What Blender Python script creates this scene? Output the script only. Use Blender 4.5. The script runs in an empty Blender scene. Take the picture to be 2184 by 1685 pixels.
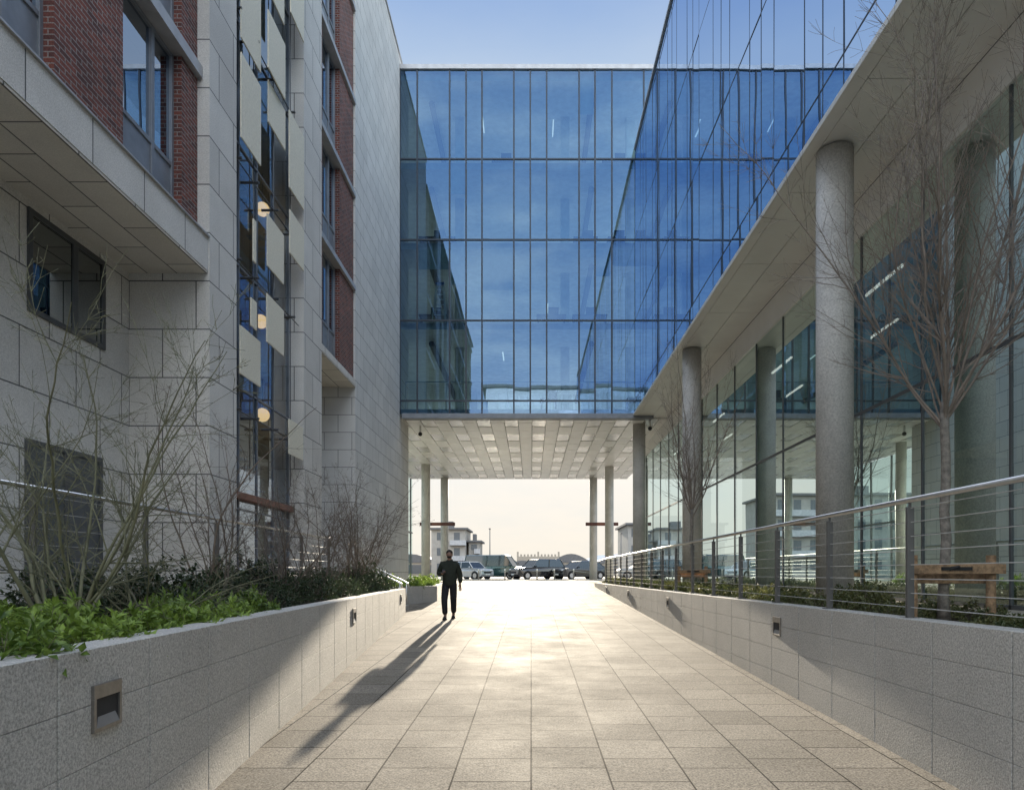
import bpy, bmesh, math, random
from mathutils import Vector, Matrix, Euler
R=random.Random(7)
EZ=1.7575
S=bpy.context.scene
COL=S.collection
S.view_settings.view_transform='Standard'
S.view_settings.look='None'
S.view_settings.exposure=0

# ------------------------------------------------------------ helpers
def link(o):
    COL.objects.link(o); return o
def par(c,p):
    c.parent=p
    c.matrix_parent_inverse=Matrix.Translation(-p.location)
    return c
def thing(name,label,cat,loc=(0,0,0),kind=None,group=None):
    e=bpy.data.objects.new(name,None); e.location=loc; e.empty_display_size=.2
    e["label"]=label; e["category"]=cat
    if kind: e["kind"]=kind
    if group: e["group"]=group
    return link(e)
def tag(o,label,cat,kind=None,group=None):
    o["label"]=label; o["category"]=cat
    if kind:o["kind"]=kind
    if group:o["group"]=group
    return o
class MB:
    """mesh builder"""
    def __init__(s): s.v=[];s.f=[];s.m=[]
    def box(s,x0,x1,y0,y1,z0,z1,m=0):
        if x0>x1:x0,x1=x1,x0
        if y0>y1:y0,y1=y1,y0
        if z0>z1:z0,z1=z1,z0
        b=len(s.v)
        s.v+=[(x0,y0,z0),(x1,y0,z0),(x1,y1,z0),(x0,y1,z0),(x0,y0,z1),(x1,y0,z1),(x1,y1,z1),(x0,y1,z1)]
        for q in ((0,3,2,1),(4,5,6,7),(0,1,5,4),(1,2,6,5),(2,3,7,6),(3,0,4,7)):
            s.f.append(tuple(b+i for i in q)); s.m.append(m)
        return s
    def hexa(s,pts,m=0):
        b=len(s.v); s.v+=[tuple(p) for p in pts]
        for q in ((0,3,2,1),(4,5,6,7),(0,1,5,4),(1,2,6,5),(2,3,7,6),(3,0,4,7)):
            s.f.append(tuple(b+i for i in q)); s.m.append(m)
    def prism(s,poly,z0,z1,m=0):
        b=len(s.v); n=len(poly)
        s.v+=[(p[0],p[1],z0) for p in poly]+[(p[0],p[1],z1) for p in poly]
        s.f.append(tuple(b+i for i in reversed(range(n)))); s.m.append(m)
        s.f.append(tuple(b+n+i for i in range(n))); s.m.append(m)
        for i in range(n):
            j=(i+1)%n
            s.f.append((b+i,b+j,b+n+j,b+n+i)); s.m.append(m)
    def tube(s,pts,rad,n=6,m=0,cap=True):
        b=len(s.v); k=len(pts)
        up=Vector((0.13,0.21,1)).normalized()
        pts=[Vector(p) for p in pts]
        for i,p in enumerate(pts):
            d=(pts[min(i+1,k-1)]-pts[max(i-1,0)])
            if d.length<1e-7:d=Vector((0,0,1))
            d.normalize()
            a=d.cross(up)
            if a.length<.05:a=d.cross(Vector((1,0,0)))
            a.normalize(); c=d.cross(a)
            r=rad[i] if isinstance(rad,(list,tuple)) else rad
            for j in range(n):
                t=2*math.pi*j/n
                q=p+a*(r*math.cos(t))+c*(r*math.sin(t))
                s.v.append((q.x,q.y,q.z))
        for i in range(k-1):
            for j in range(n):
                j2=(j+1)%n
                s.f.append((b+i*n+j,b+i*n+j2,b+(i+1)*n+j2,b+(i+1)*n+j)); s.m.append(m)
        if cap:
            s.f.append(tuple(b+j for j in range(n))); s.m.append(m)
            s.f.append(tuple(b+(k-1)*n+j for j in reversed(range(n)))); s.m.append(m)
    def ell(s,c,r,nu=12,nv=8,m=0):
        b=len(s.v); c=Vector(c)
        for i in range(nv+1):
            ph=math.pi*i/nv
            for j in range(nu):
                t=2*math.pi*j/nu
                s.v.append((c.x+r[0]*math.sin(ph)*math.cos(t),c.y+r[1]*math.sin(ph)*math.sin(t),c.z+r[2]*math.cos(ph)))
        for i in range(nv):
            for j in range(nu):
                j2=(j+1)%nu
                s.f.append((b+i*nu+j,b+(i+1)*nu+j,b+(i+1)*nu+j2,b+i*nu+j2)); s.m.append(m)
    def obj(s,name,mats,parent=None,smooth=False,bevel=0,loc=None):
        me=bpy.data.meshes.new(name); me.from_pydata(s.v,[],s.f)
        if not isinstance(mats,(list,tuple)):mats=[mats]
        for m in mats: me.materials.append(m)
        if len(mats)>1: me.polygons.foreach_set('material_index',s.m)
        if smooth: me.polygons.foreach_set('use_smooth',[True]*len(me.polygons))
        bm=bmesh.new(); bm.from_mesh(me); bmesh.ops.recalc_face_normals(bm,faces=bm.faces) if len(s.f)<20000 and not getattr(s,'norecalc',False) else None
        bm.to_mesh(me); bm.free(); me.update()
        o=bpy.data.objects.new(name,me); link(o)
        if loc: o.location=loc
        if bevel:
            b=o.modifiers.new('bevel','BEVEL'); b.width=bevel; b.segments=2; b.limit_method='ANGLE'
        if parent: par(o,parent)
        return o

# ------------------------------------------------------------ materials
def newmat(name):
    m=bpy.data.materials.new(name); m.use_nodes=True
    nt=m.node_tree; b=nt.nodes['Principled BSDF']; return m,nt,b
def N(nt,t,**k):
    n=nt.nodes.new(t)
    for a,v in k.items(): setattr(n,a,v)
    return n
def math_(nt,op,a,b=None,c=None):
    n=N(nt,'ShaderNodeMath',operation=op)
    for i,x in enumerate((a,b,c)):
        if x is None: continue
        if hasattr(x,'is_linked'): nt.links.new(x,n.inputs[i])
        else: n.inputs[i].default_value=x
    return n.outputs[0]
def mixc(nt,f,a,b,mode='MIX'):
    n=N(nt,'ShaderNodeMix',data_type='RGBA',blend_type=mode)
    for s,x in ((n.inputs[0],f),(n.inputs[6],a),(n.inputs[7],b)):
        if hasattr(x,'is_linked'): nt.links.new(x,s)
        elif isinstance(x,(int,float)): s.default_value=x
        else: s.default_value=(*x,1)
    return n.outputs[2]
def boxuv(nt):
    g=N(nt,'ShaderNodeNewGeometry')
    sp=N(nt,'ShaderNodeSeparateXYZ'); nt.links.new(g.outputs['Position'],sp.inputs[0])
    sn=N(nt,'ShaderNodeSeparateXYZ'); nt.links.new(g.outputs['True Normal'],sn.inputs[0])
    ax=math_(nt,'ABSOLUTE',sn.outputs[0]); az=math_(nt,'ABSOLUTE',sn.outputs[2])
    fu=math_(nt,'GREATER_THAN',math_(nt,'ADD',ax,az),.6)
    fv=math_(nt,'GREATER_THAN',az,.7)
    def lerp(f,a,b): return math_(nt,'ADD',math_(nt,'MULTIPLY',a,math_(nt,'SUBTRACT',1,f)),math_(nt,'MULTIPLY',b,f))
    u=lerp(fu,sp.outputs[0],sp.outputs[1]); v=lerp(fv,sp.outputs[2],sp.outputs[0])
    c=N(nt,'ShaderNodeCombineXYZ'); nt.links.new(u,c.inputs[0]); nt.links.new(v,c.inputs[1])
    return c.outputs[0],g.outputs['Position']
def noise(nt,vec,scale,detail=4,rough=.6):
    n=N(nt,'ShaderNodeTexNoise'); n.inputs['Scale'].default_value=scale; n.inputs['Detail'].default_value=detail
    n.inputs['Roughness'].default_value=rough
    if vec is not None: nt.links.new(vec,n.inputs['Vector'])
    return n.outputs[0]
def ramp(nt,f,a,b,p0=.3,p1=.7):
    r=N(nt,'ShaderNodeValToRGB'); nt.links.new(f,r.inputs[0])
    r.color_ramp.elements[0].position=p0; r.color_ramp.elements[1].position=p1
    r.color_ramp.elements[0].color=(*a,1); r.color_ramp.elements[1].color=(*b,1)
    return r.outputs[0]
def maprange(nt,v,a,b,c=0,d=1):
    r=N(nt,'ShaderNodeMapRange',interpolation_type='SMOOTHSTEP'); nt.links.new(v,r.inputs[0])
    for i,x in enumerate((a,b,c,d)): r.inputs[i+1].default_value=x
    return r.outputs[0]
def bump(nt,bsdf,h,strength,dist=.01):
    b=N(nt,'ShaderNodeBump'); b.inputs['Strength'].default_value=strength; b.inputs['Distance'].default_value=dist
    nt.links.new(h,b.inputs['Height']); nt.links.new(b.outputs[0],bsdf.inputs['Normal'])
def sc(c,k): return tuple(min(1,x*k) for x in c)
def simple(name,col,rough=.6,metal=0,var=.15,scale=3,bs=0,bscale=60,emit=None,spec=None):
    m,nt,b=newmat(name)
    g=N(nt,'ShaderNodeNewGeometry')
    f=noise(nt,g.outputs['Position'],scale)
    nt.links.new(ramp(nt,f,sc(col,1-var),sc(col,1+var)),b.inputs['Base Color'])
    b.inputs['Roughness'].default_value=rough; b.inputs['Metallic'].default_value=metal
    if spec is not None: b.inputs['Specular IOR Level'].default_value=spec
    if bs: bump(nt,b,noise(nt,g.outputs['Position'],bscale),bs,.004)
    if emit:
        b.inputs['Emission Color'].default_value=(*emit[0],1); b.inputs['Emission Strength'].default_value=emit[1]
    return m
def blocks(name,c1,c2,mortar,bw,rh,ms,offset=.5,rough=.75,speck=.12,speckscale=140,bs=.3,grime=.2,swap=False,rvar=None,coarse=0,spec=.5,gscale=.7):
    m,nt,b=newmat(name)
    uv,pos=boxuv(nt)
    br=N(nt,'ShaderNodeTexBrick',offset=offset,offset_frequency=2,squash=1)
    nt.links.new(uv,br.inputs['Vector'])
    for k,v in (('Scale',1),('Mortar Size',ms),('Mortar Smooth',.1),('Bias',0),('Brick Width',bw),('Row Height',rh)): br.inputs[k].default_value=v
    br.inputs['Color1'].default_value=(*c1,1); br.inputs['Color2'].default_value=(*c2,1); br.inputs['Mortar'].default_value=(*mortar,1)
    sp=noise(nt,pos,speckscale,2,.8)
    s=ramp(nt,sp,(1-speck*2,)*3,(1+speck,)*3,.35,.65)
    col=mixc(nt,1,br.outputs['Color'],s,'MULTIPLY')
    gr=ramp(nt,noise(nt,pos,gscale,5,.65),(1-grime,)*3,(1,1,1),.35,.65)
    col=mixc(nt,1,col,gr,'MULTIPLY')
    nt.links.new(col,b.inputs['Base Color'])
    b.inputs['Roughness'].default_value=rough
    b.inputs['Specular IOR Level'].default_value=spec
    if rvar:
        rr=N(nt,'ShaderNodeMapRange'); nt.links.new(noise(nt,pos,1.3,5),rr.inputs[0])
        rr.inputs[1].default_value=.3; rr.inputs[2].default_value=.7; rr.inputs[3].default_value=rvar[0]; rr.inputs[4].default_value=rvar[1]
        nt.links.new(rr.outputs[0],b.inputs['Roughness'])
    h=math_(nt,'SUBTRACT',math_(nt,'MULTIPLY',sp,.35),br.outputs['Fac'])
    if coarse: h=math_(nt,'ADD',h,math_(nt,'MULTIPLY',noise(nt,pos,coarse,3),.5))
    bump(nt,b,h,bs,.006)
    return m
def glass(name,tint,trans,base,wob=.02,wscale=.5,rough=0.0,fk=1.0):
    m=bpy.data.materials.new(name); m.use_nodes=True; nt=m.node_tree
    nt.nodes.remove(nt.nodes['Principled BSDF']); out=nt.nodes['Material Output']
    g=N(nt,'ShaderNodeBsdfGlossy'); g.inputs['Color'].default_value=(*tint,1); g.inputs['Roughness'].default_value=rough
    t=N(nt,'ShaderNodeBsdfTransparent'); t.inputs['Color'].default_value=(*trans,1)
    geo=N(nt,'ShaderNodeNewGeometry')
    b=N(nt,'ShaderNodeBump'); b.inputs['Strength'].default_value=wob; b.inputs['Distance'].default_value=.1
    nt.links.new(noise(nt,geo.outputs['Position'],wscale,1),b.inputs['Height']); nt.links.new(b.outputs[0],g.inputs['Normal'])
    fr=N(nt,'ShaderNodeFresnel'); fr.inputs[0].default_value=1.5
    f=math_(nt,'ADD',math_(nt,'MULTIPLY',fr.outputs[0],(1-base)*fk),base)
    mx=N(nt,'ShaderNodeMixShader'); nt.links.new(f,mx.inputs[0]); nt.links.new(t.outputs[0],mx.inputs[1]); nt.links.new(g.outputs[0],mx.inputs[2])
    nt.links.new(mx.outputs[0],out.inputs[0])
    return m
def leafmat(name,c1,c2,tr=.35,rough=.5):
    m,nt,b=newmat(name); out=nt.nodes['Material Output']
    g=N(nt,'ShaderNodeNewGeometry'); oi=N(nt,'ShaderNodeObjectInfo')
    f=math_(nt,'ADD',math_(nt,'MULTIPLY',noise(nt,g.outputs['Position'],14,2),.8),math_(nt,'MULTIPLY',oi.outputs['Random'],.25))
    col=ramp(nt,f,c1,c2,.3,.75)
    nt.links.new(col,b.inputs['Base Color']); b.inputs['Roughness'].default_value=rough
    t=N(nt,'ShaderNodeBsdfTranslucent'); nt.links.new(col,t.inputs[0])
    mx=N(nt,'ShaderNodeMixShader'); mx.inputs[0].default_value=tr
    nt.links.new(b.outputs[0],mx.inputs[1]); nt.links.new(t.outputs[0],mx.inputs[2]); nt.links.new(mx.outputs[0],out.inputs[0])
    return m

M_stone=blocks('stone cladding',(.63,.61,.575),(.72,.70,.66),(.10,.10,.10),1.25,.9,.011,bs=.35,speck=.11,speckscale=55,grime=.14)
M_tall=blocks('stone cladding smooth',(.60,.60,.59),(.67,.665,.65),(.20,.20,.20),.95,.6,.011,bs=.3,speck=.06,speckscale=80,grime=.12)
M_soff=blocks('stone soffit',(.62,.59,.53),(.70,.67,.60),(.1,.1,.1),1.3,.55,.011,bs=.3,speck=.08,speckscale=90,grime=.12)
M_brick=blocks('red brick',(.26,.078,.055),(.10,.04,.038),(.32,.29,.27),.225,.075,.008,rough=.85,speck=.2,speckscale=40,bs=.9,grime=.3)
M_pave=blocks('granite paving',(.235,.21,.172),(.325,.29,.238),(.03,.027,.023),.58,.61,.007,offset=.43,rough=.9,speck=.26,speckscale=60,bs=.9,grime=.14,rvar=(.78,.92),coarse=14,spec=.028,gscale=2.0)
M_pave2=blocks('light paving',(.36,.33,.275),(.41,.375,.31),(.1,.1,.1),.9,.6,.008,rough=.9,speck=.1,bs=.3,spec=.03)
M_gran=blocks('planter granite',(.53,.51,.475),(.59,.57,.53),(.3,.3,.3),9,9,.0,rough=.85,speck=.20,speckscale=70,bs=.9,grime=.16,coarse=40)
M_joint=simple('dark joint',(.05,.05,.048),.9)
M_soil=simple('bark soil',(.045,.03,.02),.95,var=.5,scale=30,bs=1,bscale=40)
M_ground=simple('asphalt ground',(.12,.115,.11),.9,var=.2,scale=1,bs=.3,spec=.05)
M_road=simple('road asphalt',(.09,.088,.085),.9,var=.2,scale=2,bs=.3,spec=.03)
M_kerb=simple('kerb stone',(.35,.34,.32),.8)
M_alu=simple('anodised frame',(.035,.045,.06),.4,.6,var=.1)
M_dframe=simple('dark window frame',(.09,.095,.10),.45,.3)
M_gframe=simple('grey window frame',(.22,.235,.26),.45,.3)
M_ledge=simple('zinc ledge',(.42,.42,.43),.45,.3)
M_fascia=simple('pale metal panel',(.78,.77,.735),.4,.15,var=.05,scale=1)
M_ceil=simple('satin ceiling panel',(.93,.92,.90),.35,.15,var=.04,scale=.8)
M_ceil2=simple('darker ceiling panel',(.80,.79,.76),.22,.5,var=.06,scale=.8)  # second panel tone, darker and more metallic, alternating with the satin one
M_dark=simple('dark recess',(.03,.03,.032),.8)
M_conc=blocks('fair faced concrete',(.60,.58,.54),(.60,.58,.54),(.60,.58,.54),50,50,0,rough=.6,speck=.12,speckscale=32,bs=.25,grime=.3)
M_steel=simple('brushed steel',(.62,.60,.57),.28,1,var=.08,scale=20)
M_wire=simple('steel wire',(.42,.41,.39),.6,.2,spec=.2)
M_post=simple('painted steel post',(.13,.125,.12),.45,.3)
M_int=simple('interior wall',(.62,.66,.64),.8)
M_lob=simple('lobby wall',(.40,.46,.45),.8)
M_intdark=simple('interior dark',(.12,.14,.16),.7)
M_intwarm=simple('interior warm wall',(.75,.66,.46),.8)
M_slab=simple('ceiling slab',(.60,.64,.66),.8)
M_led=simple('lit strip lamp',(.9,.9,.9),.5,emit=((1,.95,.85),1.3))
M_led2=simple('lit lobby strip lamp',(.9,.9,.9),.5,emit=((1,.96,.88),3.0))
M_globe=simple('lit globe lamp',(.6,.5,.3),.5,emit=((1,.74,.38),1.25))
M_G=glass('blue curtain glass',(.10,.172,.31),(.46,.66,.72),.46,wob=.035,wscale=.4)
M_GR=glass('blue side glass',(.50,.62,.80),(.36,.50,.58),.46,wob=.035,wscale=.4)
M_GL=glass('lobby glass',(.66,.78,.78),(.70,.82,.80),.13,wob=.012,wscale=.4,fk=.8)
M_GS=glass('stairwell glass',(.62,.72,.84),(.80,.80,.76),.30,wob=.02,wscale=.5)
M_GW=glass('window glass',(.55,.64,.76),(.25,.28,.32),.5,wob=.02,wscale=.6)
M_GF=glass('far glass',(.7,.78,.85),(.8,.84,.86),.15)
M_linen=simple('woven panel',(.72,.68,.56),.7,0,var=.10,scale=25,bs=.3,bscale=120)
M_orange=simple('rust orange steel',(.19,.07,.045),.5)
M_red=simple('dark red sign',(.08,.025,.02),.6)
M_red2=simple('rust sign field',(.16,.05,.03),.6)
M_white=simple('white sign',(.75,.75,.72),.5)
M_bark=simple('tree bark',(.20,.18,.155),.85,var=.45,scale=18,bs=.8,bscale=70)
M_twig=simple('grey brown twig',(.215,.18,.15),.75,var=.3,scale=6)
M_gbark=simple('green twig',(.17,.17,.105),.75,var=.35,scale=6)
M_dtwig=simple('dark twig',(.15,.12,.095),.75,var=.3,scale=6)
M_laurel=leafmat('laurel leaf',(.065,.12,.018),(.30,.42,.08),.38)
M_dleaf=leafmat('dark shrub leaf',(.018,.036,.014),(.07,.10,.04),.25)
M_cover=leafmat('mixed cover leaf',(.04,.065,.02),(.17,.17,.06),.3)
M_wood=blocks('pine timber',(.34,.22,.125),(.34,.22,.125),(.34,.22,.125),50,50,0,speck=.22,speckscale=14,bs=.5)
M_rubber=simple('black rubber',(.02,.02,.02),.8)
M_steel2=simple('grey bronze steel',(.24,.225,.205),.4,.7,var=.15,scale=20)

# ------------------------------------------------------------ camera, light, world
cam=bpy.data.cameras.new('camera'); co=link(bpy.data.objects.new('camera',cam)); S.camera=co
co.location=(0,0,EZ); co.rotation_euler=(math.radians(90),0,0)
cam.sensor_width=36; cam.lens=24; cam.shift_x=-41/2184; cam.shift_y=379.5/2184; cam.clip_end=6000; cam.clip_start=.05
SE=math.radians(10.3)
w=bpy.data.worlds.new('World'); S.world=w; w.use_nodes=True; nt=w.node_tree
sky=nt.nodes.new('ShaderNodeTexSky'); sky.sky_type='NISHITA'; sky.sun_disc=False
sky.sun_elevation=SE; sky.sun_rotation=math.radians(-.6); sky.air_density=1.0; sky.dust_density=.6; sky.ozone_density=2.0
def vm(op,a,b):
    n=N(nt,'ShaderNodeVectorMath',operation=op)
    for i,x in enumerate((a,b)):
        if hasattr(x,'is_linked'): nt.links.new(x,n.inputs[i])
        else: n.inputs[i].default_value=x
    return n.outputs[0]
WS=.15
base=vm('MULTIPLY',sky.outputs[0],(.44,.44,.46))
tc=N(nt,'ShaderNodeTexCoord'); sx=N(nt,'ShaderNodeSeparateXYZ'); nt.links.new(tc.outputs['Generated'],sx.inputs[0])
lim=N(nt,'ShaderNodeValToRGB'); nt.links.new(sx.outputs[2],lim.inputs[0]); e=lim.color_ramp.elements
e[0].position=0; e[0].color=(1,.93,.80,1); e[1].position=.68; e[1].color=(.24,.40,.74,1)
for p,c in ((.16,(1,.98,.92,1)),(.45,(.70,.78,.86,1)),(.59,(.48,.62,.82,1))):
    q_=e.new(p); q_.color=c
mp=N(nt,'ShaderNodeMapping'); mp.inputs['Scale'].default_value=(1,1,3.2); nt.links.new(tc.outputs['Generated'],mp.inputs[0])
cn=noise(nt,mp.outputs[0],3.6,5,.55)
base=vm('MINIMUM',base,lim.outputs[0])
base=vm('MULTIPLY',base,ramp(nt,noise(nt,mp.outputs[0],4.5,4,.6),(.94,.95,.97),(1.03,1.0,.98),.35,.7))
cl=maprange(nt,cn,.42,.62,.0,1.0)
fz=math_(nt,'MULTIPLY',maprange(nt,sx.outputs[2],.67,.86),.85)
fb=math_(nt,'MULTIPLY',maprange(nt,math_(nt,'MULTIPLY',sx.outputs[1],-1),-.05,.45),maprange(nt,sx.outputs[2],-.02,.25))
f=math_(nt,'MAXIMUM',fz,fb)  # added fill glow overhead and behind the camera, brightens the shaded walls
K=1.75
ccol=mixc(nt,cl,(.60*K,.74*K,.96*K),(1.44*K,1.35*K,1.22*K))  # cloud-mottled colour of the added fill glow
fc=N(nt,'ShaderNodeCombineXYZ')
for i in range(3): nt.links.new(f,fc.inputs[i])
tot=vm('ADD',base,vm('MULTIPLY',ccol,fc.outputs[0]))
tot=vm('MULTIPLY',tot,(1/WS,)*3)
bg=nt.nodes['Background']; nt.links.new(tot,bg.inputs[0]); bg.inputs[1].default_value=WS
sun=bpy.data.lights.new('sun','SUN'); sun.energy=16; sun.angle=math.radians(.5); sun.color=(1,.88,.70)
so=link(bpy.data.objects.new('sun',sun)); so.location=(0,80,40)
sd=Vector((-.0109,math.cos(SE),math.sin(SE)))
so.rotation_euler=(-sd).to_track_quat('-Z','Y').to_euler()

# ------------------------------------------------------------ ground
def gz(d): return .0315*min(max(d,-5),39)
def sheet(name,rows,mat,dz,label,cat):
    mb=MB(); mb.norecalc=True
    for (y,x0,x1) in rows: mb.v+=[(x0,y,gz(y)+dz),(x1,y,gz(y)+dz)]
    for i in range(len(rows)-1):
        mb.f.append((2*i,2*i+1,2*i+3,2*i+2)); mb.m.append(0)
    o=mb.obj(name,mat); tag(o,label,cat,'structure'); return o
sheet('ground',[(-600,-1500,1500),(-5,-1500,1500),(39,-1500,1500),(3000,-2500,2500)],M_ground,-.01,'dark asphalt ground stretching to the horizon','ground')
sheet('path',[(-5,-5.9,3.3),(39,-5.9,3.3)],M_pave,0,'sunlit granite slab ramp between two planter walls','path')
sheet('pavement',[(39,-9,12),(54,-9,12)],M_pave2,.004,'pale paved plaza beneath the glass bridge','pavement')
sheet('road',[(54.3,-200,200),(70,-200,200)],M_road,0,'grey asphalt street with parked cars','road')
mb=MB(); mb.box(-60,60,54,54.3,1.1,1.29); tag(mb.obj('kerb',M_kerb,bevel=.02),'low stone kerb edging the street','kerb','structure')
mb=MB(); mb.box(-20,-5.05,-5,39,-.3,1.27); tag(mb.obj('terrace_pavement',M_pave2),'raised paved terrace beside the stone office building','terrace','structure')
mb=MB(); mb.box(5.45,18,-5,39,-.3,1.27); tag(mb.obj('terrace_pavement',M_pave2),'raised paved strip beneath the glass office overhang','terrace','structure')

# ------------------------------------------------------------ planter walls
def zt(d): return EZ-.385-.0035*(d-5)
def panel_wall(name,A,B,t,side,label,parent_label=None,pl=.9,zf=zt,start=0):
    A=Vector((A[0],A[1],0)); B=Vector((B[0],B[1],0)); L=(B-A).length; u=(B-A)/L; n=Vector((-u.y,u.x,0))*side
    root=thing(name,label,'wall',loc=(A.x,A.y,gz(A.y)))
    core=MB()
    def pt(a,k,z): p=A+u*a+n*k; return (p.x,p.y,z)
    def zz(a): return zf((A+u*a).y)
    core.hexa([pt(0.01,.02,-.4),pt(L-.01,.02,-.4),pt(L-.01,t-.02,-.4),pt(0.01,t-.02,-.4),pt(0.01,.02,zz(0)-.012),pt(L-.01,.02,zz(L)-.012),pt(L-.01,t-.02,zz(L)-.012),pt(0.01,t-.02,zz(0)-.012)])
    core.obj('wall_core',M_joint,root)
    mb=MB(); g=.0075; a=0; first=start or pl
    while a<L-.02:
        b=min(L,a+(first if a==0 else pl))
        rows=[(0,.28),(.2825,.575),(.5775,.87),(.8725,1.6)]
        for i,(r0,r1) in enumerate(rows):
            k1=t if i==0 else .05
            mb.hexa([pt(a+g,0,zz(a)-r1),pt(b-g,0,zz(b)-r1),pt(b-g,k1,zz(b)-r1),pt(a+g,k1,zz(a)-r1),
                     pt(a+g,0,zz(a)-r0),pt(b-g,0,zz(b)-r0),pt(b-g,k1,zz(b)-r0),pt(a+g,k1,zz(a)-r0)])
        a=b
    mb.obj('granite_facing',M_gran,root,bevel=.003)
    return root
def lx(d): return -2.34-.0854*(d-5.03)
panel_wall('planter_wall',(lx(1.3),1.3),(lx(19.4),19.4),.24,1,'grey bush-hammered granite planter wall beside the path',start=.95)
panel_wall('planter_wall',(3.17,1.0),(3.17,34.2),.24,-1,'long grey granite planter wall topped by cable railing',start=.8)
panel_wall('planter_wall',(lx(19.4)-.25,19.4),(-5.0,19.4),.24,-1,'short granite end wall beside the steps')
P2=[(-4.75,20.9),(-3.35,24.3),(-4.6,35.5)]
panel_wall('planter_wall',P2[0],P2[1],.2,1,'angled granite planter wall beyond the steps')
panel_wall('planter_wall',P2[1],P2[2],.2,1,'granite planter wall running towards the glass bridge')
def soil(name,poly,z,label):
    mb=MB(); mb.prism(poly,z-.6,z); o=mb.obj(name,M_soil); tag(o,label,'soil','structure')
soil('soil',[(lx(1.3)-.2,1.3),(lx(19.3)-.2,19.2),(-5.04,19.2),(-5.04,1.3)],1.26,'dark planting soil in granite planter')
soil('soil',[(3.38,1.0),(5.44,1.0),(5.44,34.1),(3.38,34.1)],1.25,'dark planting soil beneath young trees')
soil('soil',[(-5.04,21.0),(-4.7,21.2),(-3.6,24.3),(-4.75,35),(-5.04,35)],1.23,'dark planting soil in angled planter')
st=thing('step_flight','short flight of stone steps between two planters','steps',(-4.4,20.1,gz(20)))
mb=MB()
for i in range(4): mb.box(-3.75-.33*i,-5.04,19.66,20.9,.3,gz(20)+.155*(i+1))
mb.obj('tread',M_gran,st,bevel=.006)
for yy in (19.75,20.8):
    h=thing('handrail','small stainless steel handrail beside the steps','handrail',(-4.4,yy,.7),group='handrails beside the steps')
    mb=MB(); mb.tube([(-3.7,yy,1.25),(-3.75,yy,1.45),(-4.9,yy,2.0),(-5.4,yy,2.02)],.02,8); mb.obj('rail',M_steel,h,smooth=True)
    for px,pz,b in ((-3.8,1.47,.6),(-4.85,1.97,1.2)):
        mb=MB(); mb.tube([(px,yy,b),(px,yy,pz)],.018,8); mb.obj('post',M_steel,h,smooth=True)

# ------------------------------------------------------------ wall lights
def wall_light(x,y,z,sgn,ang):
    e=thing('wall_light','recessed metal step light set in granite wall','light',(x,y,z),group='recessed lights in the planter walls')
    f=MB(); w_,h_=.135,.12; t=.022
    f.box(-.004,.014,-w_,w_,h_-.07,h_); f.box(-.004,.014,-w_,w_,-h_,-h_+t); f.box(-.004,.014,-w_,-w_+t,-h_+t,h_-.07); f.box(-.004,.014,w_-t,w_,-h_+t,h_-.07)
    fo=f.obj('frame',M_steel2,None,bevel=.002)
    r=MB(); r.box(.0,.003,-w_+t,w_-t,-h_+t,h_-.07); ro=r.obj('recess',M_dark,None)
    s=MB(); s.hexa([(.003,-w_+t,-h_+t),(.0125,-w_+t,-h_+t),(.0125,w_-t,-h_+t),(.003,w_-t,-h_+t),(.003,-w_+t+.03,-h_+.075),(.0035,-w_+t+.03,-h_+.075),(.0035,w_-t-.03,-h_+.075),(.003,w_-t-.03,-h_+.075)])
    so_=s.obj('reflector',M_gframe,None)
    for o in (fo,ro,so_): o.parent=e
    e.rotation_euler=(0,0,ang)
al=math.atan(.0854)
for d in (3.55,10.96,18.1): wall_light(lx(d)+.003,d,EZ-.685,1,al)
for d in (8.79,15.8,22.3,28.8): wall_light(3.167,d,EZ-.685,-1,math.pi)

# ------------------------------------------------------------ railings
def railing(name,X,ds,railz,basez,nw,label,plate=.032):
    e=thing(name,label,'railing',(X,ds[0],basez))
    mb=MB(); mb.tube([(X,ds[0]-.9,railz),(X,ds[-1]+.3,railz-.0)],.024,12); mb.obj('handrail',M_steel,e,smooth=True)
    mb=MB()
    for k in range(nw):
        z=basez+.1+k*(railz-basez-.17)/(nw-1)
        mb.tube([(X,ds[0]-.9,z),(X,ds[-1],z)],.004,5)
    mb.obj('wire',M_wire,e,smooth=True)
    for d in ds:
        mb=MB(); mb.box(X-.03,X+.03,d-.006-.012,d-.006,basez,railz-.06); mb.box(X-.03,X+.03,d+.006,d+.018,basez,railz-.06)
        mb.box(X-.012,X+.012,d-.006,d+.006,railz-.1,railz-.02)
        mb.box(X-.06,X+.06,d-.05,d+.05,basez-.01,basez+.012)
        mb.obj('post',M_post,e,bevel=.002)
railing('cable_railing',3.30,[4.35+1.6*i for i in range(17)],EZ+.635,1.36,8,'long steel cable railing with tubular handrail on planter wall')
railing('cable_railing',-5.0,[4.85+2.0*i for i in range(7)],EZ+.86,1.27,8,'steel cable railing behind the bare shrubs')

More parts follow.
